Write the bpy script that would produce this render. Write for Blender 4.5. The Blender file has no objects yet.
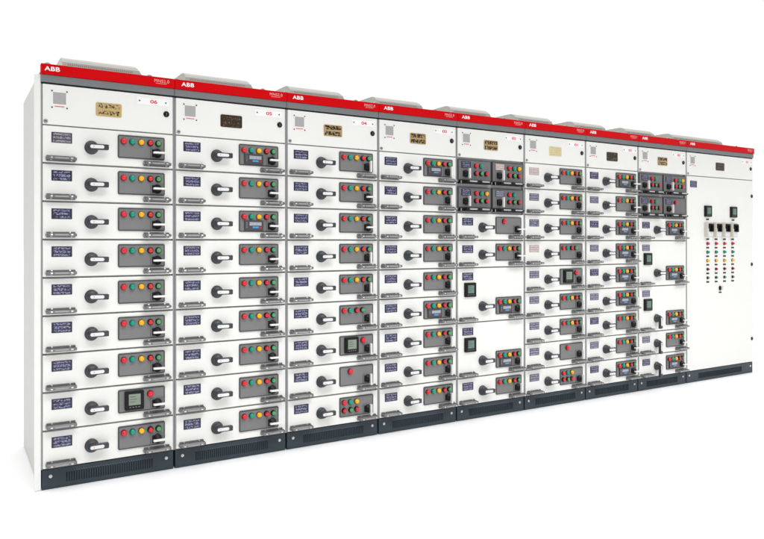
import bpy, bmesh, math, random
from mathutils import Vector, Matrix

random.seed(7)
scene = bpy.context.scene
COL = scene.collection
PI = math.pi

# ------------------------------------------------------------------ camera
F_PX, CX, CY = 627.881, 261.21, 242.661          # lens of the photograph, in pixels of its 764 x 539
cam_d = bpy.data.cameras.new('camera')
cam = bpy.data.objects.new('camera', cam_d)
COL.objects.link(cam)
cam_d.sensor_fit = 'HORIZONTAL'
cam_d.sensor_width = 36.0
cam_d.lens = F_PX / 764 * 36.0
cam_d.shift_x = (382 - CX) / 764
cam_d.shift_y = -(269.5 - CY) / 764
cam_d.clip_start = 0.05
cam_d.clip_end = 500
cam.location = (-0.404, -3.3363, 1.2495)
cam.rotation_euler = (PI / 2 + 0.0013, 0.0009, -0.45826)
scene.camera = cam

# ------------------------------------------------------------------ world: a white studio, dimmer behind the camera
world = bpy.data.worlds.new('World')
scene.world = world
world.use_nodes = True
wn = world.node_tree
wn.nodes.clear()
w_out = wn.nodes.new('ShaderNodeOutputWorld')
w_bg = wn.nodes.new('ShaderNodeBackground')
w_tc = wn.nodes.new('ShaderNodeTexCoord')
w_sep = wn.nodes.new('ShaderNodeSeparateXYZ')
w_map = wn.nodes.new('ShaderNodeMapRange')
w_map.inputs['From Min'].default_value = -0.75
w_map.inputs['From Max'].default_value = -0.05
w_map.inputs['To Min'].default_value = 0.22
w_map.inputs['To Max'].default_value = 1.03
w_up = wn.nodes.new('ShaderNodeMapRange')          # overhead brightness added to keep the floor white, no ceiling is built
w_up.inputs['From Min'].default_value = 0.42
w_up.inputs['From Max'].default_value = 0.75
w_up.inputs['To Min'].default_value = 0.0
w_up.inputs['To Max'].default_value = 0.82
w_add = wn.nodes.new('ShaderNodeMath')
w_add.operation = 'ADD'
wn.links.new(w_sep.outputs['Z'], w_up.inputs['Value'])
wn.links.new(w_up.outputs[0], w_add.inputs[0])
w_left = wn.nodes.new('ShaderNodeMapRange')        # and dimmer again to the left of the row
w_left.inputs['From Min'].default_value = -0.75
w_left.inputs['From Max'].default_value = -0.35
w_left.inputs['To Min'].default_value = 0.62
w_left.inputs['To Max'].default_value = 1.0
w_mul = wn.nodes.new('ShaderNodeMath')
w_mul.operation = 'MULTIPLY'
wn.links.new(w_sep.outputs['X'], w_left.inputs['Value'])
wn.links.new(w_map.outputs[0], w_mul.inputs[0])
wn.links.new(w_left.outputs[0], w_mul.inputs[1])
wn.links.new(w_mul.outputs[0], w_add.inputs[1])
wn.links.new(w_tc.outputs['Generated'], w_sep.inputs[0])
wn.links.new(w_sep.outputs['Y'], w_map.inputs['Value'])
wn.links.new(w_add.outputs[0], w_bg.inputs['Strength'])
w_bg.inputs['Color'].default_value = (1, 1, 1, 1)
wn.links.new(w_bg.outputs[0], w_out.inputs['Surface'])


def area(name, loc, target, sx, sy, power, color=(1, 1, 1)):
    d = bpy.data.lights.new(name, 'AREA')
    d.shape = 'RECTANGLE'
    d.size, d.size_y = sx, sy
    d.energy = power
    d.color = color
    o = bpy.data.objects.new(name, d)
    COL.objects.link(o)
    o.location = loc
    o.rotation_euler = (Vector(target) - Vector(loc)).to_track_quat('-Z', 'Y').to_euler()
    return o


area('front_fill', (2.6, -5.0, 0.9), (3.0, 0, 0.2), 6.0, 1.0, 22)  # unseen fill lamp, added to lift the lower fronts
for lx, px, pw in ((0.3, 0.1, 15), (3.2, 3.0, 15), (6.2, 5.8, 15)):     # unseen lamps added to brighten the floor and lower fronts
    d_ = area('floor_fill', (lx, -2.3, 3.6), (px, -0.55, 0.0), 3.2, 0.7, pw)
    d_.data.spread = math.radians(75)

scene.view_settings.view_transform = 'Standard'
scene.view_settings.look = 'None'
scene.view_settings.exposure = 0.0
scene.view_settings.gamma = 1.0

# ------------------------------------------------------------------ materials
def srgb(r, g, b):
    f = lambda c: (c / 255 / 12.92) if c / 255 <= 0.04045 else ((c / 255 + 0.055) / 1.055) ** 2.4
    return (f(r), f(g), f(b), 1)


def mat(name, color, rough=0.5, metal=0.0, spec=0.5, noise=0.0, scale=30, bump=0.0, bscale=400, emit=None, coat=0.0):
    m = bpy.data.materials.new(name)
    m.use_nodes = True
    nt = m.node_tree
    b = nt.nodes['Principled BSDF']
    b.inputs['Base Color'].default_value = color
    b.inputs['Roughness'].default_value = rough
    b.inputs['Metallic'].default_value = metal
    b.inputs['Specular IOR Level'].default_value = spec
    b.inputs['Coat Weight'].default_value = coat
    tc = nt.nodes.new('ShaderNodeTexCoord')
    if noise:
        n = nt.nodes.new('ShaderNodeTexNoise')
        n.inputs['Scale'].default_value = scale
        n.inputs['Detail'].default_value = 4
        mx = nt.nodes.new('ShaderNodeMix')
        mx.data_type = 'RGBA'
        mx.inputs['A'].default_value = [c * (1 - noise) for c in color[:3]] + [1]
        mx.inputs['B'].default_value = [min(1, c * (1 + noise)) for c in color[:3]] + [1]
        nt.links.new(tc.outputs['Object'], n.inputs['Vector'])
        nt.links.new(n.outputs['Fac'], mx.inputs['Factor'])
        nt.links.new(mx.outputs['Result'], b.inputs['Base Color'])
        r = nt.nodes.new('ShaderNodeMapRange')
        r.inputs['To Min'].default_value = max(0.02, rough - 0.08)
        r.inputs['To Max'].default_value = rough + 0.08
        nt.links.new(n.outputs['Fac'], r.inputs['Value'])
        nt.links.new(r.outputs[0], b.inputs['Roughness'])
    if bump:
        n2 = nt.nodes.new('ShaderNodeTexNoise')
        n2.inputs['Scale'].default_value = bscale
        n2.inputs['Detail'].default_value = 2
        bp = nt.nodes.new('ShaderNodeBump')
        bp.inputs['Strength'].default_value = bump
        bp.inputs['Distance'].default_value = 0.001
        nt.links.new(tc.outputs['Object'], n2.inputs['Vector'])
        nt.links.new(n2.outputs['Fac'], bp.inputs['Height'])
        nt.links.new(bp.outputs[0], b.inputs['Normal'])
    if emit:
        b.inputs['Emission Color'].default_value = emit[0]
        b.inputs['Emission Strength'].default_value = emit[1]
    return m


M = {}
M['white'] = mat('white_powder_coat', (0.80, 0.80, 0.775, 1), 0.36, noise=0.02, scale=6, bump=0.25, bscale=350)
def add_waviness(m, strength=0.35):
    nt = m.node_tree
    b = nt.nodes['Principled BSDF']
    old = b.inputs['Normal'].links[0].from_node
    tc = nt.nodes.new('ShaderNodeTexCoord')
    n = nt.nodes.new('ShaderNodeTexNoise')
    n.inputs['Scale'].default_value = 5.0
    n.inputs['Detail'].default_value = 1.0
    bp = nt.nodes.new('ShaderNodeBump')
    bp.inputs['Strength'].default_value = strength
    bp.inputs['Distance'].default_value = 0.004
    nt.links.new(tc.outputs['Object'], n.inputs['Vector'])
    nt.links.new(n.outputs['Fac'], bp.inputs['Height'])
    nt.links.new(bp.outputs[0], old.inputs['Normal'])


add_waviness(M['white'])
M['side'] = mat('side_shaded_coat', (0.60, 0.60, 0.585, 1), 0.5, noise=0.015, scale=4, bump=0.25, bscale=350)  # darker than the door coat: the side's shading is put into its colour
M['frame'] = mat('frame_grey', (0.30, 0.30, 0.315, 1), 0.5, noise=0.06, scale=20)
M['inner'] = mat('seam_dark', (0.42, 0.42, 0.43, 1), 0.7, spec=0.2, noise=0.05)
M['gap'] = mat('gap_black', (0.02, 0.02, 0.024, 1), 0.7, spec=0.15)
M['red'] = mat('header_red', (0.60, 0.0, 0.003, 1), 0.5, spec=0.08, noise=0.03, scale=3)
M['grey_band'] = mat('header_grey', (0.17, 0.18, 0.185, 1), 0.42, noise=0.04, scale=8)
M['white_print'] = mat('white_lettering', (0.85, 0.85, 0.85, 1), 0.5)
M['pink_print'] = mat('pale_lettering', (0.80, 0.42, 0.42, 1), 0.5)
M['red_print'] = mat('red_lettering', (0.75, 0.03, 0.09, 1), 0.5)
M['plinth'] = mat('plinth_slate', (0.030, 0.045, 0.058, 1), 0.5, spec=0.3, noise=0.08, scale=25, bump=0.2)
M['slot'] = mat('slot_dark', (0.013, 0.020, 0.026, 1), 0.7, spec=0.15)
M['steel'] = mat('screw_steel', (0.75, 0.75, 0.75, 1), 0.25, metal=0.9)
M['black'] = mat('black_plastic', (0.006, 0.006, 0.007, 1), 0.35, spec=0.22)
M['charcoal'] = mat('charcoal_plastic', (0.036, 0.041, 0.048, 1), 0.38, spec=0.45, noise=0.08, scale=60)
M['insert'] = mat('white_insert', (0.72, 0.72, 0.72, 1), 0.4)
M['panel'] = mat('panel_grey', (0.185, 0.185, 0.187, 1), 0.5, spec=0.35, noise=0.05, scale=40)
M['panel_rim'] = mat('panel_rim', (0.065, 0.065, 0.07, 1), 0.5, spec=0.3)
M['panel_raised'] = mat('panel_raised', (0.15, 0.15, 0.153, 1), 0.5, spec=0.35, noise=0.05, scale=40)
M['grip_light'] = mat('grip_recess', (0.36, 0.36, 0.36, 1), 0.4, metal=0.3)
M['grip'] = mat('grip_metal', (0.17, 0.17, 0.172, 1), 0.3, metal=0.3, noise=0.15, scale=80)
M['lens_red'] = mat('lens_red', (0.68, 0.008, 0.02, 1), 0.25, spec=0.5, noise=0.1, scale=150)
M['lens_teal'] = mat('lens_teal', (0.0, 0.27, 0.18, 1), 0.25, noise=0.1, scale=150)
M['lens_yellow'] = mat('lens_yellow', (0.85, 0.43, 0.0, 1), 0.25, noise=0.08, scale=150)
M['lens_green'] = mat('lens_green', (0.06, 0.33, 0.10, 1), 0.3, noise=0.1, scale=150)
M['lens_white'] = mat('lens_white', (0.8, 0.8, 0.8, 1), 0.3)
M['flag'] = mat('silver_lever', (0.74, 0.74, 0.72, 1), 0.28, metal=0.0, spec=0.6)
M['lcd'] = mat('lcd_green', (0.20, 0.25, 0.19, 1), 0.3, noise=0.1, scale=90)
M['lcd_teal'] = mat('lcd_teal', (0.11, 0.20, 0.17, 1), 0.3, noise=0.1, scale=90)
M['lcd_pale'] = mat('display_pale', (0.34, 0.36, 0.40, 1), 0.3, noise=0.5, scale=160)
M['blue'] = mat('blue_key', (0.05, 0.30, 0.62, 1), 0.4)
M['meter'] = mat('meter_case', (0.06, 0.06, 0.068, 1), 0.4, spec=0.3)
M['paper'] = mat('white_paper', (0.86, 0.86, 0.86, 1), 0.6)
M['sticker'] = mat('sticker_grey', (0.36, 0.36, 0.36, 1), 0.5, noise=0.08, scale=60)
M['dot'] = mat('dark_dot', (0.05, 0.05, 0.055, 1), 0.5)
M['duct'] = mat('duct_galvanised', (0.52, 0.52, 0.48, 1), 0.5, metal=0.0, noise=0.06, scale=7)
M['beige'] = mat('beige_plastic', (0.62, 0.58, 0.52, 1), 0.45)
M['green_eye'] = mat('eye_zinc', (0.45, 0.50, 0.48, 1), 0.35, metal=0.4)


def math_node(nt, op, a, b=None):
    n = nt.nodes.new('ShaderNodeMath')
    n.operation = op
    for i, v in enumerate((a, b)):
        if v is None:
            continue
        if isinstance(v, (int, float)):
            n.inputs[i].default_value = v
        else:
            nt.links.new(v, n.inputs[i])
    return n.outputs[0]


def label_mat(name, base, ink, rows=3, fx=9.0, thr=0.5, rough=0.4, metal=0.0, border=0.06, vary=True):
    """printed plate: rows of small marks, as on the engraved drawer labels"""
    m = bpy.data.materials.new(name)
    m.use_nodes = True
    nt = m.node_tree
    b = nt.nodes['Principled BSDF']
    b.inputs['Roughness'].default_value = rough
    b.inputs['Metallic'].default_value = metal
    tc = nt.nodes.new('ShaderNodeTexCoord')
    sep = nt.nodes.new('ShaderNodeSeparateXYZ')
    nt.links.new(tc.outputs['Generated'], sep.inputs[0])
    info = nt.nodes.new('ShaderNodeObjectInfo')
    zr = math_node(nt, 'MULTIPLY', sep.outputs['Z'], float(rows))
    fr = math_node(nt, 'FRACT', zr)
    m1 = math_node(nt, 'GREATER_THAN', fr, 0.16)
    m2 = math_node(nt, 'LESS_THAN', fr, 0.86)
    comb = nt.nodes.new('ShaderNodeCombineXYZ')
    nt.links.new(math_node(nt, 'MULTIPLY', sep.outputs['X'], fx), comb.inputs[0])
    nt.links.new(math_node(nt, 'MULTIPLY', sep.outputs['Z'], rows * 2.0), comb.inputs[2])
    if vary:
        nt.links.new(math_node(nt, 'MULTIPLY', info.outputs['Random'], 37.0), comb.inputs[1])
    n = nt.nodes.new('ShaderNodeTexNoise')
    n.inputs['Scale'].default_value = 1.6
    n.inputs['Detail'].default_value = 3.0
    n.inputs['Roughness'].default_value = 0.7
    nt.links.new(comb.outputs[0], n.inputs['Vector'])
    g = math_node(nt, 'GREATER_THAN', n.outputs['Fac'], thr)
    ax = math_node(nt, 'ABSOLUTE', math_node(nt, 'SUBTRACT', sep.outputs['X'], 0.5))
    az = math_node(nt, 'ABSOLUTE', math_node(nt, 'SUBTRACT', sep.outputs['Z'], 0.5))
    inx = math_node(nt, 'LESS_THAN', ax, 0.5 - border)
    inz = math_node(nt, 'LESS_THAN', az, 0.5 - border)
    f = math_node(nt, 'MULTIPLY', math_node(nt, 'MULTIPLY', math_node(nt, 'MULTIPLY', m1, m2), g), math_node(nt, 'MULTIPLY', inx, inz))
    mx = nt.nodes.new('ShaderNodeMix')
    mx.data_type = 'RGBA'
    mx.inputs['A'].default_value = base
    mx.inputs['B'].default_value = ink
    nt.links.new(f, mx.inputs['Factor'])
    nt.links.new(mx.outputs['Result'], b.inputs['Base Color'])
    return m


M['tag_navy'] = label_mat('tag_navy', (0.010, 0.010, 0.035, 1), (0.27, 0.27, 0.44, 1), 3, 8, 0.50, border=0.09)
M['tag_dull'] = label_mat('tag_dull', (0.035, 0.032, 0.05, 1), (0.30, 0.28, 0.32, 1), 3, 11, 0.46, border=0.07)
M['tag_slate'] = label_mat('tag_slate', (0.06, 0.06, 0.10, 1), (0.30, 0.30, 0.40, 1), 3, 8, 0.46, border=0.07)
M['tag_rose'] = label_mat('tag_rose', (0.40, 0.30, 0.28, 1), (0.62, 0.54, 0.52, 1), 3, 9, 0.47)
M['brass'] = label_mat('brass_plate', (0.60, 0.43, 0.19, 1), (0.035, 0.025, 0.015, 1), 2, 7, 0.53, 0.3, 0.25, 0.09)
M['brass_dark_reflection'] = label_mat('dark_reflection_plate', (0.030, 0.020, 0.010, 1), (0.22, 0.12, 0.05, 1), 2, 7, 0.57, 0.35, 0.15, 0.09)  # brass plate with a dark reflection painted into its base colour
M['brass_mixed'] = label_mat('mixed_reflection_plate', (0.50, 0.36, 0.17, 1), (0.03, 0.02, 0.015, 1), 2, 5, 0.47, 0.3, 0.25, 0.05)  # brass with patches of dark reflection painted into its colour
M['brass_pale'] = label_mat('pale_brass_plate', (0.68, 0.60, 0.36, 1), (0.50, 0.38, 0.18, 1), 4, 9, 0.52, 0.35, 0.1, 0.09)

# ------------------------------------------------------------------ mesh helpers
cache = {}


def finish(bm, name, mats, smooth=False):
    me = bpy.data.meshes.new(name)
    bmesh.ops.recalc_face_normals(bm, faces=bm.faces)
    bm.to_mesh(me)
    bm.free()
    for m in (mats if isinstance(mats, (list, tuple)) else [mats]):
        me.materials.append(m)
    if smooth:
        for p in me.polygons:
            p.use_smooth = True
    return me


def box(bm, x0, x1, y0, y1, z0, z1, mi=0, bev=0.0):
    r = bmesh.ops.create_cube(bm, size=1)
    vs = r['verts']
    for v in vs:
        v.co = Vector(((x0 + x1) / 2 + v.co.x * (x1 - x0), (y0 + y1) / 2 + v.co.y * (y1 - y0), (z0 + z1) / 2 + v.co.z * (z1 - z0)))
    fs = set()
    es = set()
    for v in vs:
        fs.update(v.link_faces)
        es.update(v.link_edges)
    for f in fs:
        f.material_index = mi
    if bev:
        bmesh.ops.bevel(bm, geom=list(es), offset=bev, segments=2, affect='EDGES', profile=0.5, clamp_overlap=True, material=-1)


def rr_loop(x0, x1, z0, z1, r, seg=4):
    pts = []
    for cx, cz, a0 in ((x1 - r, z1 - r, 0), (x0 + r, z1 - r, 90), (x0 + r, z0 + r, 180), (x1 - r, z0 + r, 270)):
        for k in range(seg + 1):
            a = math.radians(a0 + 90 * k / seg)
            pts.append((cx + r * math.cos(a), cz + r * math.sin(a)))
    return pts


def plate(bm, x0, x1, z0, z1, yb, yf, r=0.004, ch=0.0015, mi=0, rim=None, rim_w=0.004, seg=4):
    """rounded plate standing in the XZ plane from y=yb (back) to y=yf (front, smaller y), with an eased front edge"""
    def ring(ins, y):
        rr = max(r - ins, 0.0004)
        return [bm.verts.new((x, y, z)) for x, z in rr_loop(x0 + ins, x1 - ins, z0 + ins, z1 - ins, rr, seg)]
    rings = [ring(0, yb), ring(0, yf + ch), ring(ch * 0.35, yf + ch * 0.3), ring(ch, yf)]
    mis = [mi, mi, mi]
    if rim is not None:
        mis = [rim, rim, rim]
        rings.append(ring(ch + rim_w, yf))
        mis.append(rim)
        rings.append(ring(ch + rim_w + 0.0015, yf + 0.0015))
        mis.append(rim)
    n = len(rings[0])
    for a, b, m_ in zip(rings, rings[1:], mis):
        for i in range(n):
            f = bm.faces.new((a[i], a[(i + 1) % n], b[(i + 1) % n], b[i]))
            f.material_index = m_
    bm.faces.new(rings[-1]).material_index = mi
    bm.faces.new(rings[0]).material_index = mi


def lathe(bm, prof, cx=0, cz=0, seg=28, mi=0, mis=None):
    """profile of (radius, y) pairs turned round the Y axis at (cx, cz)"""
    rings = []
    for r, y in prof:
        if r < 1e-6:
            rings.append([bm.verts.new((cx, y, cz))])
        else:
            rings.append([bm.verts.new((cx + r * math.cos(2 * PI * k / seg), y, cz + r * math.sin(2 * PI * k / seg))) for k in range(seg)])
    for j, (a, b) in enumerate(zip(rings, rings[1:])):
        m_ = mis[j] if mis else mi
        for k in range(seg):
            k2 = (k + 1) % seg
            if len(a) == 1 and len(b) == 1:
                continue
            if len(a) == 1:
                f = bm.faces.new((a[0], b[k2], b[k]))
            elif len(b) == 1:
                f = bm.faces.new((a[k], a[k2], b[0]))
            else:
                f = bm.faces.new((a[k], a[k2], b[k2], b[k]))
            f.material_index = m_
            f.smooth = True


def cached(key, builder):
    if key not in cache:
        cache[key] = builder()
    return cache[key]


def obj(name, me, parent=None, loc=(0, 0, 0), label=None):
    o = bpy.data.objects.new(name, me)
    COL.objects.link(o)
    o.location = loc
    if parent is not None:
        o.parent = parent
    if label:
        o['label'] = label
    return o


def text_mesh(txt, height, mat_, width=None, depth=0.0006, bold=0.0, shear=0.0, spacing=1.0):
    c = bpy.data.curves.new('lettering', 'FONT')
    c.body = txt
    c.size = 1.0
    c.offset = bold
    c.shear = shear
    c.space_character = spacing
    c.align_x = 'CENTER'
    c.align_y = 'CENTER'
    c.extrude = 0.02
    o = bpy.data.objects.new('lettering', c)
    COL.objects.link(o)
    bpy.context.view_layer.update()
    me = bpy.data.meshes.new_from_object(o.evaluated_get(bpy.context.evaluated_depsgraph_get()))
    bpy.data.objects.remove(o)
    bpy.data.curves.remove(c)
    xs = [v.co.x for v in me.vertices]
    ys = [v.co.y for v in me.vertices]
    sx = (width / (max(xs) - min(xs))) if width else height / (max(ys) - min(ys))
    sz = height / (max(ys) - min(ys))
    mx, my = (max(xs) + min(xs)) / 2, (max(ys) + min(ys)) / 2
    for v in me.vertices:
        v.co = Vector(((v.co.x - mx) * sx, -v.co.z * depth / 0.04, (v.co.y - my) * sz))
    me.materials.clear()
    me.materials.append(mat_)
    return me


# ------------------------------------------------------------------ the setting: a white studio floor
bm = bmesh.new()
bmesh.ops.create_grid(bm, x_segments=8, y_segments=8, size=120)
floor = obj('floor', finish(bm, 'floor', mat('studio_floor', (0.90, 0.90, 0.90, 1), 0.7, spec=0.2, noise=0.01, scale=1)))
floor['kind'] = 'structure'

# ------------------------------------------------------------------ sizes of the row, in metres
XS = [0.0, 0.70529, 1.41245, 2.09462, 2.76932, 3.43535, 4.12102, 4.78301, 5.46196, 6.54300]
Z_TOP = 1.853
PITCH = 0.19437
DEPTH = 0.80
PL_H = 0.1025


def row_z(k):
    return Z_TOP - PITCH * k


# ------------------------------------------------------------------ small parts (origin at their own centre, front towards -Y)
def grip_mesh():
    """pull handle: back plate on the drawer and a shelf-like grip standing out from it"""
    bm = bmesh.new()
    L, D, H = 0.152, 0.042, 0.016
    plate(bm, -L / 2 + 0.004, L / 2 - 0.004, -0.014, 0.016, 0.0, -0.004, 0.004, 0.001)
    # grip: rounded slab seen from above, extruded in z, hollow underneath and a recess on top
    def loop(ins, z, r=0.014):
        out = []
        x0, x1, y0 = -L / 2 + ins, L / 2 - ins, -D + ins
        out.append((x1, -0.003, z))
        for k in range(6):
            a = math.radians(-90 * k / 5)
            out.append((x1 - r + r * math.cos(a), y0 + r + r * math.sin(a), z))
        for k in range(6):
            a = math.radians(-90 - 90 * k / 5)
            out.append((x0 + r + r * math.cos(a), y0 + r + r * math.sin(a), z))
        out.append((x0, -0.003, z))
        return [bm.verts.new(p) for p in out]
    seq = [(0.006, -H / 2 + 0.006), (0.003, -H / 2), (0.0, -H / 2 + 0.002), (0.0, H / 2 - 0.003), (0.003, H / 2), (0.006, H / 2), (0.008, H / 2 - 0.005)]
    rings = [loop(i, z) for i, z in seq]
    n = len(rings[0])
    for a, b in zip(rings, rings[1:]):
        for i in range(n - 1):
            bm.faces.new((a[i], a[i + 1], b[i + 1], b[i]))
    bm.faces.new(rings[0])
    bm.faces.new(rings[-1]).material_index = 2
    for sx in (-0.045, 0.045):
        r = bmesh.ops.create_cone(bm, cap_ends=True, segments=12, radius1=0.0055, radius2=0.005, depth=0.004)
        for v in r['verts']:
            v.co = v.co + Vector((sx, -0.020, H / 2 - 0.003))
            for f in v.link_faces:
                f.material_index = 1
        r = bmesh.ops.create_cone(bm, cap_ends=True, segments=12, radius1=0.005, radius2=0.0045, depth=0.003)
        for v in r['verts']:
            v.co = Matrix.Rotation(PI / 2, 3, 'X') @ v.co + Vector((sx, -0.0052, 0.0125))
            for f in v.link_faces:
                f.material_index = 1
    box(bm, -0.034, 0.034, -D - 0.0008, -D + 0.004, -0.0028, 0.0030, 2, 0.001)
    for sx in (-0.050, 0.050):
        box(bm, sx - 0.006, sx + 0.006, -D - 0.0010, -D + 0.004, -0.0030, 0.0036, 1, 0.0015)
        box(bm, sx - 0.005, sx + 0.005, -0.026, -0.016, -H / 2 - 0.002, -H / 2 + 0.002, 1, 0.001)
    return finish(bm, 'pull_handle', [M['grip'], M['steel'], M['grip_light']])


def rotary_body_mesh():
    bm = bmesh.new()
    lathe(bm, [(0.0, 0.0), (0.036, 0.0), (0.036, -0.006), (0.034, -0.009), (0.031, -0.010), (0.029, -0.026), (0.027, -0.030), (0.0, -0.031)], seg=36)
    return finish(bm, 'rotary_switch', M['charcoal'])


def lever_mesh():
    """switch lever: fat round end tapering to a grip, white strip set in its front"""
    bm = bmesh.new()
    pts = []
    for k in range(13):
        a = math.radians(90 + 180 * k / 12)
        pts.append((0.0 + 0.0185 * math.cos(a), 0.0185 * math.sin(a)))
    pts += [(0.030, -0.0145), (0.080, -0.0145)]
    for k in range(1, 4):
        a = math.radians(-90 + 90 * k / 4)
        pts.append((0.080 + 0.006 * math.cos(a), -0.0085 + 0.006 * math.sin(a)))
    pts += [(0.086, 0.0085)]
    for k in range(1, 5):
        a = math.radians(90 * k / 4)
        pts.append((0.080 + 0.006 * math.cos(a), 0.0085 + 0.006 * math.sin(a)))
    pts += [(0.030, 0.0145)]
    def ring(s, y):
        return [bm.verts.new((x * s + (1 - s) * 0.03, y, z * s)) for x, z in pts]
    rings = [ring(1.0, -0.027), ring(1.0, -0.043), ring(0.95, -0.046)]
    n = len(pts)
    for a, b in zip(rings, rings[1:]):
        for i in range(n):
            bm.faces.new((a[i], a[(i + 1) % n], b[(i + 1) % n], b[i]))
    bm.faces.new(rings[0])
    bm.faces.new(rings[-1])
    return finish(bm, 'lever', M['charcoal'])


def lever_strip_mesh():
    bm = bmesh.new()
    plate(bm, -0.011, 0.061, -0.0088, 0.0088, -0.0455, -0.0485, 0.0085, 0.001, 0, seg=6)
    r = bmesh.ops.create_circle(bm, cap_ends=True, segments=12, radius=0.0026)
    for v in r['verts']:
        v.co = Vector((0.008 + v.co.x, -0.0488, v.co.y))
        for f in v.link_faces:
            f.material_index = 1
    return finish(bm, 'lever_strip', [M['insert'], M['red_print']])


def panel_mesh():
    bm = bmesh.new()
    plate(bm, 0, 0.258, -0.124, 0, 0.0, -0.007, 0.009, 0.0018, 0, rim=1, rim_w=0.0035)
    # raised corner that carries the small selector
    plate(bm, 0.176, 0.252, -0.118, -0.060, -0.005, -0.0085, 0.002, 0.0008, 2)
    return finish(bm, 'control_panel', [M['panel'], M['panel_rim'], M['panel_raised']])


def lamp_mesh(colour, push=False, r=0.0155):
    bm = bmesh.new()
    k = r / 0.0155 * 0.88
    if push:
        lathe(bm, [(0.0195 * k, 0.001), (0.0195 * k, -0.007), (0.0175 * k, -0.011), (0.014 * k, -0.011)], seg=24, mi=1)
        lathe(bm, [(0.014 * k, -0.009), (0.014 * k, -0.015), (0.0125 * k, -0.017), (0.0, -0.0175)], seg=24, mi=0)
    else:
        lathe(bm, [(0.019 * k, 0.001), (0.019 * k, -0.004), (0.0172 * k, -0.006)], seg=24, mi=1)
        lathe(bm, [(0.0172 * k, -0.006), (0.0165 * k, -0.012), (0.014 * k, -0.016), (0.009 * k, -0.019), (0.0, -0.020)], seg=24, mi=0)
    return finish(bm, 'indicator_lamp', [M[colour], M['black']])


def selector_mesh():
    bm = bmesh.new()
    lathe(bm, [(0.0, 0.0), (0.025, 0.0), (0.025, -0.006), (0.022, -0.010), (0.017, -0.012), (0.015, -0.022), (0.0, -0.023)], seg=28)
    box(bm, -0.028, -0.018, -0.006, 0.001, -0.020, 0.020, 0)
    return finish(bm, 'selector_switch', M['black'])


def selector_lever_mesh():
    bm = bmesh.new()
    box(bm, -0.036, 0.036, -0.044, -0.026, -0.0055, 0.0055, 0, 0.0035)
    box(bm, -0.012, 0.012, -0.027, -0.020, -0.005, 0.005, 1, 0.001)
    return finish(bm, 'selector_lever', [M['flag'], M['black']])


def digital_mesh():
    bm = bmesh.new()
    plate(bm, 0, 0.122, -0.060, 0, 0, -0.009, 0.004, 0.0015, 0)
    plate(bm, 0.030, 0.108, -0.031, -0.011, -0.0085, -0.0102, 0.001, 0.0004, 1)
    plate(bm, 0.050, 0.090, -0.046, -0.036, -0.0085, -0.0108, 0.001, 0.0004, 2)
    plate(bm, 0.095, 0.106, -0.048, -0.038, -0.0085, -0.0108, 0.003, 0.0004, 3)
    for k in range(4):
        plate(bm, 0.011, 0.015, -0.016 - k * 0.009, -0.013 - k * 0.009, -0.0085, -0.0098, 0.001, 0.0003, 4)
    return finish(bm, 'digital_display', [M['meter'], M['lcd_pale'], M['blue'], M['lens_red'], M['steel']])


def power_meter_mesh(teal=False):
    bm = bmesh.new()
    s = 0.104
    plate(bm, 0, s, -s * 0.97, 0, 0, -0.013, 0.006, 0.002, 0)
    plate(bm, 0.008, s - 0.008, -s * 0.97 + 0.006, -0.007, -0.0125, -0.0150, 0.003, 0.001, 0)
    plate(bm, 0.024 if teal else 0.020, s - (0.024 if teal else 0.020), -0.074, -0.018 if teal else -0.015, -0.0148, -0.0158, 0.001, 0.0003, 1)
    for k in range(4):
        plate(bm, 0.023 + k * 0.016, 0.032 + k * 0.016, -0.087, -0.083, -0.0148, -0.0160, 0.0015, 0.0003, 2)
    for k in range(3):
        plate(bm, 0.026, 0.056 + 0.008 * (k % 2), -0.030 - k * 0.014, -0.027 - k * 0.014, -0.0156, -0.0161, 0.0005, 0.0001, 3)
    return finish(bm, 'power_meter', [M['black'], M['lcd_teal' if teal else 'lcd'], M['panel'], M['panel_rim']])


def tag_mesh(mname, w=0.102, h=0.054):
    bm = bmesh.new()
    plate(bm, 0, w, -h, 0, 0, -0.002, 0.002, 0.0006, 0)
    return finish(bm, 'name_tag', M[mname])


# ------------------------------------------------------------------ drawers
LAMPS5 = [('lens_red', 0.030, 0), ('lens_teal', 0.077, 0), ('lens_yellow', 0.125, 0), ('lens_red', 0.175, 1), ('lens_green', 0.220, 1)]


def add_lamp(parent, x, z, colour, push, y=-0.006, r=0.0155, name=None):
    me = cached(('lamp', colour, push, r), lambda: lamp_mesh(colour, push, r))
    obj(name or ('push_button' if push else 'indicator_lamp'), me, parent, (x, y, z))


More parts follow.
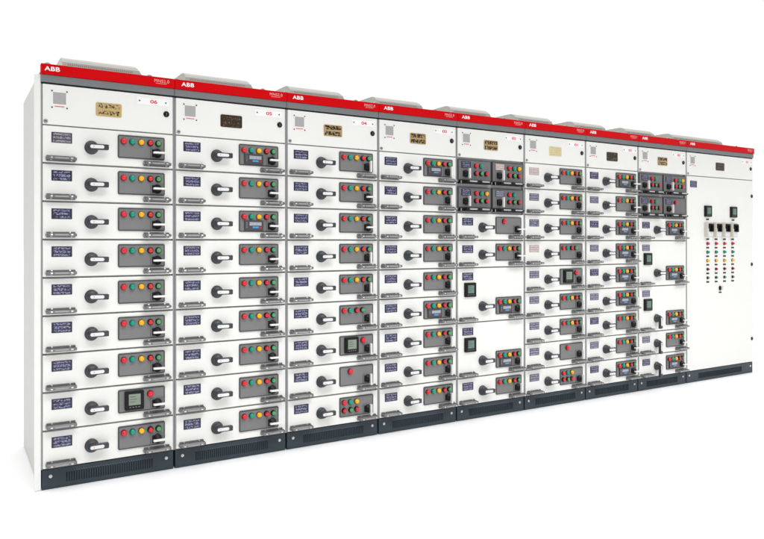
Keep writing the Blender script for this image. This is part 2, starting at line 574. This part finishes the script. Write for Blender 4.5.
def add_panel(dr, px, pz, kind, tog):
    p = obj('control_panel', cached('panel', panel_mesh), dr, (px, 0, pz))
    y = -0.007
    zz = pz - 0.035
    if kind in ('5', 'D5'):
        for c, x, pu in LAMPS5:
            add_lamp(dr, px + x, zz, c, pu)
    elif kind == '4':
        for c, x, pu in (('lens_red', 0.030, 0), ('lens_teal', 0.077, 0), ('lens_red', 0.125, 1), ('lens_green', 0.170, 1)):
            add_lamp(dr, px + x, zz, c, pu)
    elif kind == '1':
        add_lamp(dr, px + 0.077, zz + 0.002, 'lens_red', 0, r=0.017)
    elif kind == 'M':
        add_lamp(dr, px + 0.175, pz - 0.035, 'lens_red', 0, r=0.017)
        obj('power_meter', cached('pm', power_meter_mesh), dr, (px + 0.034, y + 0.002, pz - 0.010))
    elif kind == '6':
        for c, x in (('lens_red', 0.030), ('lens_teal', 0.077), ('lens_yellow', 0.125)):
            add_lamp(dr, px + x, pz - 0.032, c, 0)
        for c, x in (('lens_red', 0.030), ('lens_green', 0.080), ('lens_red', 0.125)):
            add_lamp(dr, px + x, pz - 0.082, c, 1)
    if kind == 'D5':
        obj('digital_display', cached('dd', digital_mesh), dr, (px + 0.032, y + 0.0015, pz - 0.056))
    s = obj('selector_switch', cached('sel', selector_mesh), dr, (px + 0.214, -0.0085, pz - 0.089))
    lv = obj('selector_lever', cached('sell', selector_lever_mesh), dr, (px + 0.214 + (0.004 if tog == 'H' else 0), -0.0085, pz - 0.089))
    lv.rotation_euler = (0, (PI / 2 if tog == 'V' else random.uniform(-0.02, 0.03)), 0)


def face_mesh(w, h):
    bm = bmesh.new()
    plate(bm, 0.010, w - 0.010, -h + 0.0052, -0.0038, 0.022, 0.0, 0.003, 0.0018, 0)
    return finish(bm, 'drawer', M['white'])


def drawer(cab, w, k, rows, kind, tog, lever='H', tag='tag_navy', label=None, meter=False):
    h = PITCH * rows
    dr = obj('drawer', cached(('face', round(w, 4), rows), lambda: face_mesh(w, h)), cab, (0, 0, row_z(k)), label)
    s = w / 0.705
    off = -PITCH * (rows - 1)
    obj('name_tag', cached(('tag', tag), lambda: tag_mesh(tag)), dr, (0.052 * s, 0, -0.034 + random.uniform(-0.001, 0.001)))
    if meter:
        obj('power_meter', cached('pmt', lambda: power_meter_mesh(True)), dr, (0.070 * s, 0, -0.105))
    dz = -0.102 if rows == 1 else -0.082
    obj('rotary_switch', cached('rot', rotary_body_mesh), dr, (0.252 * s, 0, off + dz))
    lv = obj('switch_lever', cached('lev', lever_mesh), dr, (0.248 * s if lever == 'H' else 0.252 * s, 0, off + dz))
    st = obj('lever_strip', cached('levs', lever_strip_mesh), dr, lv.location)
    for o in (lv, st):
        o.rotation_euler = (0, PI / 2 if lever == 'V' else random.uniform(-0.02, 0.02), 0)
    st.rotation_euler = lv.rotation_euler
    add_panel(dr, 0.390 * s, off - 0.023, kind, tog)
    for gx in (0.098 * s, w - 0.705 + 0.602 if s > 0.99 else 0.602 * s + 0.004):
        obj('pull_handle', cached('grip', grip_mesh), dr, (gx, 0, off - 0.170))
    return dr


def half_drawer(cab, w, k, side, top, bottom, tag='tag_navy', label=None):
    h = PITCH
    cw = (w - 0.020) / 2
    x0 = 0.008 + side * (cw + 0.004)
    def build():
        bm = bmesh.new()
        plate(bm, 0.004, cw - 0.004, -h + 0.036, -0.012, 0.022, -0.001, 0.003, 0.0018, 0, rim=1, rim_w=0.003)
        return finish(bm, 'half_drawer', [M['panel_raised'], M['panel_rim']])
    dr = obj('half_drawer', cached(('half', round(w, 4)), build), cab, (x0, 0, row_z(k)), label)
    obj('name_tag', cached(('tagh', tag), lambda: tag_mesh(tag, 0.088, 0.046)), dr, (0.034, -0.0005, -0.026))
    def draw_bar():
        bm = bmesh.new()
        L = cw - 0.016
        box(bm, 0, L, -0.016, 0.018, -0.010, 0.010, 0, 0.003)
        box(bm, 0.035, L - 0.035, -0.046, -0.030, -0.006, 0.007, 0, 0.004)
        for xx in (0.06, L - 0.13):  # bright pieces added as the white highlights along the bar
            box(bm, xx, xx + 0.07, -0.050, -0.036, -0.001, 0.0085, 1, 0.002)
        for xx in (0.004, L - 0.012):
            box(bm, xx, xx + 0.008, -0.019, -0.014, -0.008, 0.008, 1, 0.001)
        return finish(bm, 'pull_bar', [M['black'], M['steel']])
    obj('pull_bar', cached(('bar', round(w, 4)), draw_bar), dr, (0.008, 0, -h + 0.022))
    sx, sz = 0.077, -0.112
    obj('selector_switch', cached('sel', selector_mesh), dr, (sx, -0.001, sz))
    lv = obj('selector_lever', cached('sell', selector_lever_mesh), dr, (sx, -0.001, sz))
    lv.rotation_euler = (0, PI / 2, 0)
    xs_ = [0.168, 0.218, 0.268]
    for c, x in zip(top, xs_):
        add_lamp(dr, x, -0.054, c, 0, y=0)
    for c, x in zip(bottom, xs_):
        add_lamp(dr, x, -0.107, c, 1, y=0)
    return dr


# ------------------------------------------------------------------ cabinets
def body_mesh(w, last=False):
    bm = bmesh.new()
    g = 0.0015
    # carcass: posts and back read as pale grey; the seams behind the doors read dark
    box(bm, g, w - g, 0.030, DEPTH, PL_H + 0.002, 2.115, 0)
    # two front posts, showing as grey strips beside the doors
    for a, b in ((g, 0.0085), (w - 0.0085, w - g)):
        box(bm, a, b, 0.006, 0.029, PL_H + 0.002, 2.060, 1)
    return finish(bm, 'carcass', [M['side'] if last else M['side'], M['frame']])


def seam_mesh(w):
    bm = bmesh.new()
    box(bm, 0.0087, w - 0.0087, 0.0225, 0.0295, PL_H + 0.004, 2.060, 0)
    return finish(bm, 'seam_backing', M['inner'])


def band_mesh(w, z0, z1, yf, m, bev=0.002):
    bm = bmesh.new()
    box(bm, 0.001, w - 0.001, yf, 0.028, z0, z1, 0, bev)
    return finish(bm, 'band', m)


def plinth_mesh(w):
    bm = bmesh.new()
    box(bm, 0.006, w - 0.006, 0.006, DEPTH - 0.02, 0.002, PL_H, 0, 0.002)
    return finish(bm, 'plinth', M['plinth'])


def grille_mesh(w):
    bm = bmesh.new()
    x = 0.125 * w / 0.705
    x1 = w - x + 0.01
    n = int((x1 - x) / 0.0125)
    for i in range(n):
        xa = x + i * 0.0125
        plate(bm, xa, xa + 0.0058, 0.026, 0.078, 0.009, 0.0045, 0.0028, 0.0005, 0, seg=2)
        plate(bm, xa + 0.0002, xa + 0.0056, 0.0795, 0.0815, 0.009, 0.0040, 0.0009, 0.0004, 1, seg=2)
    return finish(bm, 'vent_grille', [M['slot'], M['panel']])


def screw_mesh(r=0.0065):
    bm = bmesh.new()
    lathe(bm, [(r * 1.4, 0.0), (r * 1.4, -0.0015), (r, -0.003), (r * 0.6, -0.0055), (0, -0.006)], seg=14)
    return finish(bm, 'screw', M['insert'])


def duct_mesh(w):
    """roof hood of a cabinet: upright louvred front, rounded shoulder, sloped right end"""
    bm = bmesh.new()
    x0, x1 = 0.135, w - 0.165
    prof = [(0.20, 2.116), (0.20, 2.238), (0.205, 2.242), (0.214, 2.254), (0.228, 2.265), (0.247, 2.272), (0.27, 2.274), (0.43, 2.274), (0.46, 2.25), (0.46, 2.116)]
    ends = []
    for (xb, s) in ((x0, 0), (x1, 1)):
        ends.append([bm.verts.new((xb + (0.0 if not s else max(0.0, (2.274 - z)) * 0.62), y, z)) for y, z in prof])
    n = len(prof)
    for i in range(n):
        j = (i + 1) % n
        f = bm.faces.new((ends[0][i], ends[0][j], ends[1][j], ends[1][i]))
    bm.faces.new(ends[0])
    bm.faces.new(ends[1])
    k = 0
    x = x0 + 0.03
    while x < x1 - 0.02:
        box(bm, x, x + 0.005, 0.1985, 0.202, 2.222, 2.230, 1)
        x += 0.011
    return finish(bm, 'roof_hood', [M['duct'], M['frame']])


def eye_mesh():
    bm = bmesh.new()
    R, r, n, m = 0.020, 0.0045, 20, 8
    rings = []
    for i in range(n):
        a = 2 * PI * i / n
        rings.append([bm.verts.new(((R + r * math.cos(2 * PI * j / m)) * math.cos(a), r * math.sin(2 * PI * j / m), 0.034 + (R + r * math.cos(2 * PI * j / m)) * math.sin(a))) for j in range(m)])
    for i in range(n):
        a, b = rings[i], rings[(i + 1) % n]
        for j in range(m):
            bm.faces.new((a[j], a[(j + 1) % m], b[(j + 1) % m], b[j])).smooth = True
    r_ = bmesh.ops.create_cone(bm, cap_ends=True, segments=16, radius1=0.013, radius2=0.010, depth=0.014)
    for v in r_['verts']:
        v.co.z += 0.007
    return finish(bm, 'lifting_eye', M['green_eye'])


def lock_mesh():
    bm = bmesh.new()
    lathe(bm, [(0.0165, 0.0), (0.0165, -0.003), (0.0145, -0.005), (0.009, -0.005), (0.008, -0.003), (0.0, -0.003)], seg=24)
    box(bm, -0.002, 0.002, -0.0055, -0.002, -0.008, 0.008, 1)
    return finish(bm, 'door_lock', [M['black'], M['grip']])


def small_latch_mesh():
    bm = bmesh.new()
    lathe(bm, [(0.011, 0.0), (0.011, -0.002), (0.009, -0.003), (0, -0.003)], seg=18)
    box(bm, -0.006, 0.006, -0.0045, -0.002, -0.0015, 0.0015, 1)
    return finish(bm, 'latch', [M['frame'], M['black']])


def sticker_mesh():
    bm = bmesh.new()
    plate(bm, 0, 0.084, -0.092, 0, 0, -0.0008, 0.002, 0.0003, 0)
    plate(bm, 0.010, 0.074, -0.070, -0.010, -0.0006, -0.0012, 0.001, 0.0002, 1)
    return finish(bm, 'sticker', [M['white'], M['sticker']])


def rivets_mesh(pts, r):
    bm = bmesh.new()
    for x, z in pts:
        lathe(bm, [(r, 0.0), (r, -0.0015), (r * 0.6, -0.003), (0, -0.003)], x, z, 12)
    return finish(bm, 'rivets', M['dot'])


def print_line_mesh():
    """row of tiny red characters under the sticker"""
    bm = bmesh.new()
    rnd = random.Random(3)
    x = 0.0
    while x < 0.048:
        cwid = rnd.uniform(0.003, 0.005)
        plate(bm, x, x + cwid, -0.003, 0.003, 0, -0.0004, 0.0003, 0.0001, 0, seg=1)
        x += cwid + 0.0012
    return finish(bm, 'red_line', M['red_print'])


def name_plate_mesh(mname):
    bm = bmesh.new()
    plate(bm, -0.068, 0.068, -0.036, 0.036, 0, -0.003, 0.009, 0.001, 0, seg=5)
    me = finish(bm, 'name_plate', [M[mname]])
    return me


ABB = text_mesh('ABB', 0.022, M['white_print'], width=0.075, bold=0.028, spacing=1.08)
MNS = text_mesh('MNS2.0', 0.017, M['pink_print'], width=0.084, bold=0.0, spacing=1.12)


def underline_mesh():
    bm = bmesh.new()
    plate(bm, -0.030, 0.032, -0.001, 0.001, 0, -0.0005, 0.0005, 0.0002, 0, seg=1)
    return finish(bm, 'underline', M['pink_print'])


def cabinet(i, label, plate_m, number):
    x0, w = XS[i], XS[i + 1] - XS[i]
    cab = bpy.data.objects.new('switchgear_cabinet', None)
    COL.objects.link(cab)
    cab.location = (x0, 0, 0)
    cab['label'] = label
    cab['category'] = 'electrical cabinet'
    cab['group'] = 'switchgear cabinets standing in one row'
    s = w / 0.705 if i < 8 else 1.0
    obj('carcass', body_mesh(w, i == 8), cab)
    obj('seam_backing', seam_mesh(w), cab)
    # header
    hd = obj('header_band', band_mesh(w, 2.1070, 2.160, -0.010, M['red']), cab, label='red header band with white lettering')
    obj('brand_lettering', ABB, hd, (0.055 + (0.02 if i else 0), -0.0104, 2.136))
    obj('series_lettering', MNS, hd, (w - 0.075, -0.0103, 2.139))
    obj('underline', cached('ul', underline_mesh), hd, (w - 0.079, -0.0102, 2.1245))
    obj('grey_band', band_mesh(w, 2.0690, 2.1065, -0.004, M['grey_band'], 0.003), cab)
    obj('shadow_gap', band_mesh(w, 2.0610, 2.0685, 0.006, M['gap'], 0.0), cab)
    # door above the drawers
    zt = 2.0595
    bm = bmesh.new()
    plate(bm, 0.010, w - 0.010, Z_TOP + 0.003 - (0 if i < 8 else 0), zt, 0.022, 0.0, 0.003, 0.0018, 0)
    dr = obj('top_door', finish(bm, 'top_door', M['white']), cab)
    st = obj('sticker', cached('stk', sticker_mesh), dr, (0.050 * s, 0, 2.032))
    obj('sticker_rivet', cached('stkr', lambda: rivets_mesh([(0.005, -0.004), (0.079, -0.004), (0.005, -0.088), (0.079, -0.088)], 0.0042)), dr, (0.050 * s, -0.0008, 2.032))
    obj('sticker_print', cached('stkp', print_line_mesh), dr, (0.068 * s, -0.0009, 1.950))
    obj('name_plate', cached(('np', plate_m), lambda: name_plate_mesh(plate_m)), dr, (0.343 * s if i < 8 else 0.52, 0, 1.956))
    bm = bmesh.new()
    plate(bm, -0.090, 0.090, -0.0185, 0.0185, 0, -0.0015, 0.002, 0.0005, 0)
    nx = 0.583 * s if i < 8 else w - 0.115
    obj('number_sign', finish(bm, 'number_sign', M['paper']), dr, (nx, 0, 2.023))
    obj('sign_rivet', cached('nrv', lambda: rivets_mesh([(-0.075, 0), (0.072, 0)], 0.0042)), dr, (nx, -0.0014, 2.023))
    obj('number', text_mesh(number, 0.020, M['red_print'], width=0.040, bold=0.03), dr, (nx + 0.004, -0.0018, 2.023))
    obj('door_lock', cached('lock', lock_mesh), dr, (w - 0.047, 0, 1.962))
    obj('latch', cached('latch', small_latch_mesh), dr, (0.024, 0, 1.871))
    # plinth
    pl = obj('plinth', plinth_mesh(w), cab)
    obj('vent_grille', grille_mesh(w), pl)
    for xx in (0.048, w - 0.046):
        obj('screw', cached('screw', screw_mesh), pl, (xx, 0.006, 0.066))
    # roof
    obj('roof_hood', duct_mesh(w), cab)
    for xx in (0.045, w - 0.115):
        e = obj('lifting_eye', cached('eye', eye_mesh), cab, (xx, 0.09, 2.1145 + 0.022))
    bm = bmesh.new()
    box(bm, 0.02, w - 0.02, 0.06, 0.12, 2.1155, 2.137, 0, 0.002)
    obj('roof_rail', finish(bm, 'roof_rail', M['duct']), cab)
    return cab, w


LBL = {'M': 'drawer with a square black power meter and a single red lamp on its panel', '1': 'drawer with a single red lamp on its grey panel',
       '4': 'drawer with only four lamps and buttons on its panel', '6': 'drawer with six lamps and buttons in two rows',
       'D5': 'drawer with a small digital display under its lamps', '5': None}

SPEC = [
    ('white switchgear cabinet at the left end of the row, its blank shaded side panel showing', 'brass', '06',
     [(k, 1, 'M' if k == 7 else '5', 'H', 'H') for k in range(9)]),
    ('white nine-drawer switchgear cabinet with number 05 sign, second from the left end', 'brass_dark_reflection', '05',
     [(k, 1, 'D5' if k in (0, 2) else '5', 'H', 'H') for k in range(9)]),
    ('white nine-drawer switchgear cabinet with number 04 sign, third from the left end', 'brass_mixed', '04',
     [(0, 1, '5', 'V', 'H'), (1, 1, '5', 'H', 'H'), (2, 1, '5', 'H', 'H'), (3, 1, '5', 'V', 'H'), (4, 1, '5', 'V', 'H'), (5, 1, '4', 'V', 'H'),
      (6, 1, 'M', 'V', 'H'), (7, 1, '1', 'V', 'H'), (8, 1, '6', 'V', 'H')]),
    ('white nine-drawer switchgear cabinet fourth from the left end of the row', 'brass_mixed', '03',
     [(k, 1, 'D5' if k in (0, 5) else '5', 'V', 'H') for k in range(9)]),
    ('middle white switchgear cabinet of the row, four grey half-width units near its top', 'brass_mixed', '02',
     [(2, 1, '1', 'H', 'H'), (3, 1, '5', 'H', 'H'), (4, 2, 'D5', 'V', 'H'), (6, 2, 'D5', 'V', 'H'), (8, 1, '5', 'V', 'H')]),
    ('white nine-drawer switchgear cabinet with pale brass plate, fourth from the right end', 'brass_pale', '01',
     [(0, 1, '5', 'V', 'H'), (1, 1, '5', 'V', 'H'), (2, 1, '5', 'V', 'H'), (3, 1, '4', 'V', 'H'), (4, 1, 'M', 'V', 'H'), (5, 1, '5', 'V', 'H'),
      (6, 1, '5', 'V', 'H'), (7, 1, '1', 'V', 'H'), (8, 1, '6', 'V', 'H')]),
    ('white nine-drawer switchgear cabinet with mostly digital displays, third from the right end', 'brass_dark_reflection', '03',
     [(0, 1, 'D5', 'H', 'H'), (1, 1, '5', 'H', 'H'), (2, 1, 'D5', 'H', 'H'), (3, 1, 'D5', 'H', 'H'), (4, 1, 'D5', 'H', 'H'), (5, 1, 'D5', 'V', 'H'),
      (6, 1, '5', 'V', 'H'), (7, 1, '5', 'H', 'H'), (8, 1, 'D5', 'H', 'H')]),
    ('white switchgear cabinet with grey half-width units beside the wide single-door end cabinet', 'brass_mixed', '02',
     [(2, 1, 'D5', 'H', 'H'), (3, 2, 'D5', 'H', 'H'), (5, 2, 'D5', 'H', 'V'), (7, 1, '5', 'H', 'V'), (8, 1, 'D5', 'H', 'V')]),
    ('wide white cabinet at the right end with one tall door and no drawers', 'brass_dark_reflection', '01', []),
]

R_, T_, Y_, G_ = 'lens_red', 'lens_teal', 'lens_yellow', 'lens_green'
for i, (label, pm, num, rows) in enumerate(SPEC):
    cab, w = cabinet(i, label, pm, num)
    for (k, n, kind, tog, lev) in rows:
        tag = 'tag_navy'
        if i == 0 and k == 0:
            tag = 'tag_dull'
        if i == 5:
            tag = 'tag_rose' if k in (0,) else ('tag_slate' if k not in (3,) else 'tag_rose')
        if i in (6, 7):
            tag = 'tag_slate' if k % 2 else 'tag_navy'
        lb = LBL[kind]
        if n == 2:
            lb = 'tall drawer with a separate square power meter under its name tag'
        drawer(cab, w, k, n, kind, tog, lev, tag, lb, meter=(n == 2))
    if i == 4:
        half_drawer(cab, w, 0, 0, [R_, T_], [R_, G_, R_])
        half_drawer(cab, w, 0, 1, [R_, T_, Y_], [R_, G_, R_], 'tag_rose')
        half_drawer(cab, w, 1, 0, [R_, T_, Y_], [R_, G_, R_])
        half_drawer(cab, w, 1, 1, [R_, T_], [R_, G_, R_], 'tag_slate')
    if i == 7:
        half_drawer(cab, w, 0, 0, [R_, T_], [R_, G_, R_])
        half_drawer(cab, w, 0, 1, [R_, T_, Y_], [R_, G_, R_])
        half_drawer(cab, w, 1, 0, [R_, T_], [R_, G_, R_])
        half_drawer(cab, w, 1, 1, [R_], [], label='grey half-width drawer with a single red lamp')
    if i == 0:
        # end cover on the open left side
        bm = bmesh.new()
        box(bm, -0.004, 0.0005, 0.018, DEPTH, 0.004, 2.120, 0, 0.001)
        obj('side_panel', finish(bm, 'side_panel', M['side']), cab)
        bm = bmesh.new()
        box(bm, -0.030, 0.0010, 0.004, 0.017, 0.002, 2.105, 0, 0.002)
        obj('corner_flange', finish(bm, 'corner_flange', M['white']), cab)
    if i == 8:
        bm = bmesh.new()
        plate(bm, 0.010, w - 0.010, PL_H + 0.006, Z_TOP - 0.004, 0.022, 0.0, 0.003, 0.0018, 0)
        door = obj('door', finish(bm, 'door', M['white']), cab, label='tall door with meters, selector switches and rows of signal lamps')
        obj('name_tag', cached(('tagn', 1), lambda: tag_mesh('tag_navy', 0.10, 0.058)), door, (0.055, 0, 1.808))
        lx = [0.322, 0.455, 0.590, 0.724]
        for xx in (0.268, 0.680):
            obj('power_meter', cached('pm8', lambda: power_meter_mesh(True)), door, (xx, 0, 1.590))
            bm = bmesh.new()
            plate(bm, -0.022, 0.022, -0.007, 0.007, 0, -0.0015, 0.001, 0.0004, 0)
            obj('caption_plate', cached('cap', lambda: finish(bm, 'caption_plate', M['black'])), door, (xx + 0.052, 0, 1.466))
        def sel_base():
            bm = bmesh.new()
            plate(bm, -0.040, 0.040, -0.068, 0.068, 0, -0.030, 0.005, 0.003, 0)
            return finish(bm, 'selector_base', M['beige'])
        def sel_face():
            bm = bmesh.new()
            plate(bm, -0.034, 0.036, -0.062, 0.010, -0.029, -0.034, 0.003, 0.001, 0)
            return finish(bm, 'selector_face', M['insert'])
        def sel_knob():
            bm = bmesh.new()
            plate(bm, -0.028, 0.034, -0.020, 0.052, -0.030, -0.042, 0.004, 0.002, 0)
            box(bm, -0.008, 0.012, -0.056, -0.040, -0.022, 0.040, 0, 0.004)
            return finish(bm, 'selector_knob', M['black'])
        for xx in lx:
            obj('selector_base', cached('sb', sel_base), door, (xx - 0.012, 0, 1.372))
            obj('selector_face', cached('sf', sel_face), door, (xx - 0.012, -0.0005, 1.372))
            obj('selector_knob', cached('sk', sel_knob), door, (xx - 0.012, -0.001, 1.374))
            for r in range(6):
                obj('caption_plate', cache['cap'], door, (xx, 0, 1.285 - r * 0.078))
            for r, (c, pu) in enumerate(((R_, 0), (T_, 0), (Y_, 0), (R_, 1), (G_, 1))):
                add_lamp(door, xx - 0.006, 1.245 - r * 0.078, c, pu, y=0, r=0.0135 if not pu else 0.0115)
        bm = bmesh.new()
        lathe(bm, [(0.022, 0), (0.022, -0.006), (0.018, -0.010), (0, -0.010)], seg=20)
        box(bm, -0.006, 0.006, -0.026, -0.008, -0.020, 0.020, 1, 0.003)
        plate(bm, -0.022, 0.022, -0.045, -0.033, 0, -0.0015, 0.001, 0.0004, 0)
        obj('key_switch', finish(bm, 'key_switch', [M['black'], M['steel']]), door, (0.518, 0, 0.833))
        for zz in (1.700, 1.045, 0.330):
            obj('door_lock', cache['lock'], door, (w - 0.030, 0, zz))
        # right end cover
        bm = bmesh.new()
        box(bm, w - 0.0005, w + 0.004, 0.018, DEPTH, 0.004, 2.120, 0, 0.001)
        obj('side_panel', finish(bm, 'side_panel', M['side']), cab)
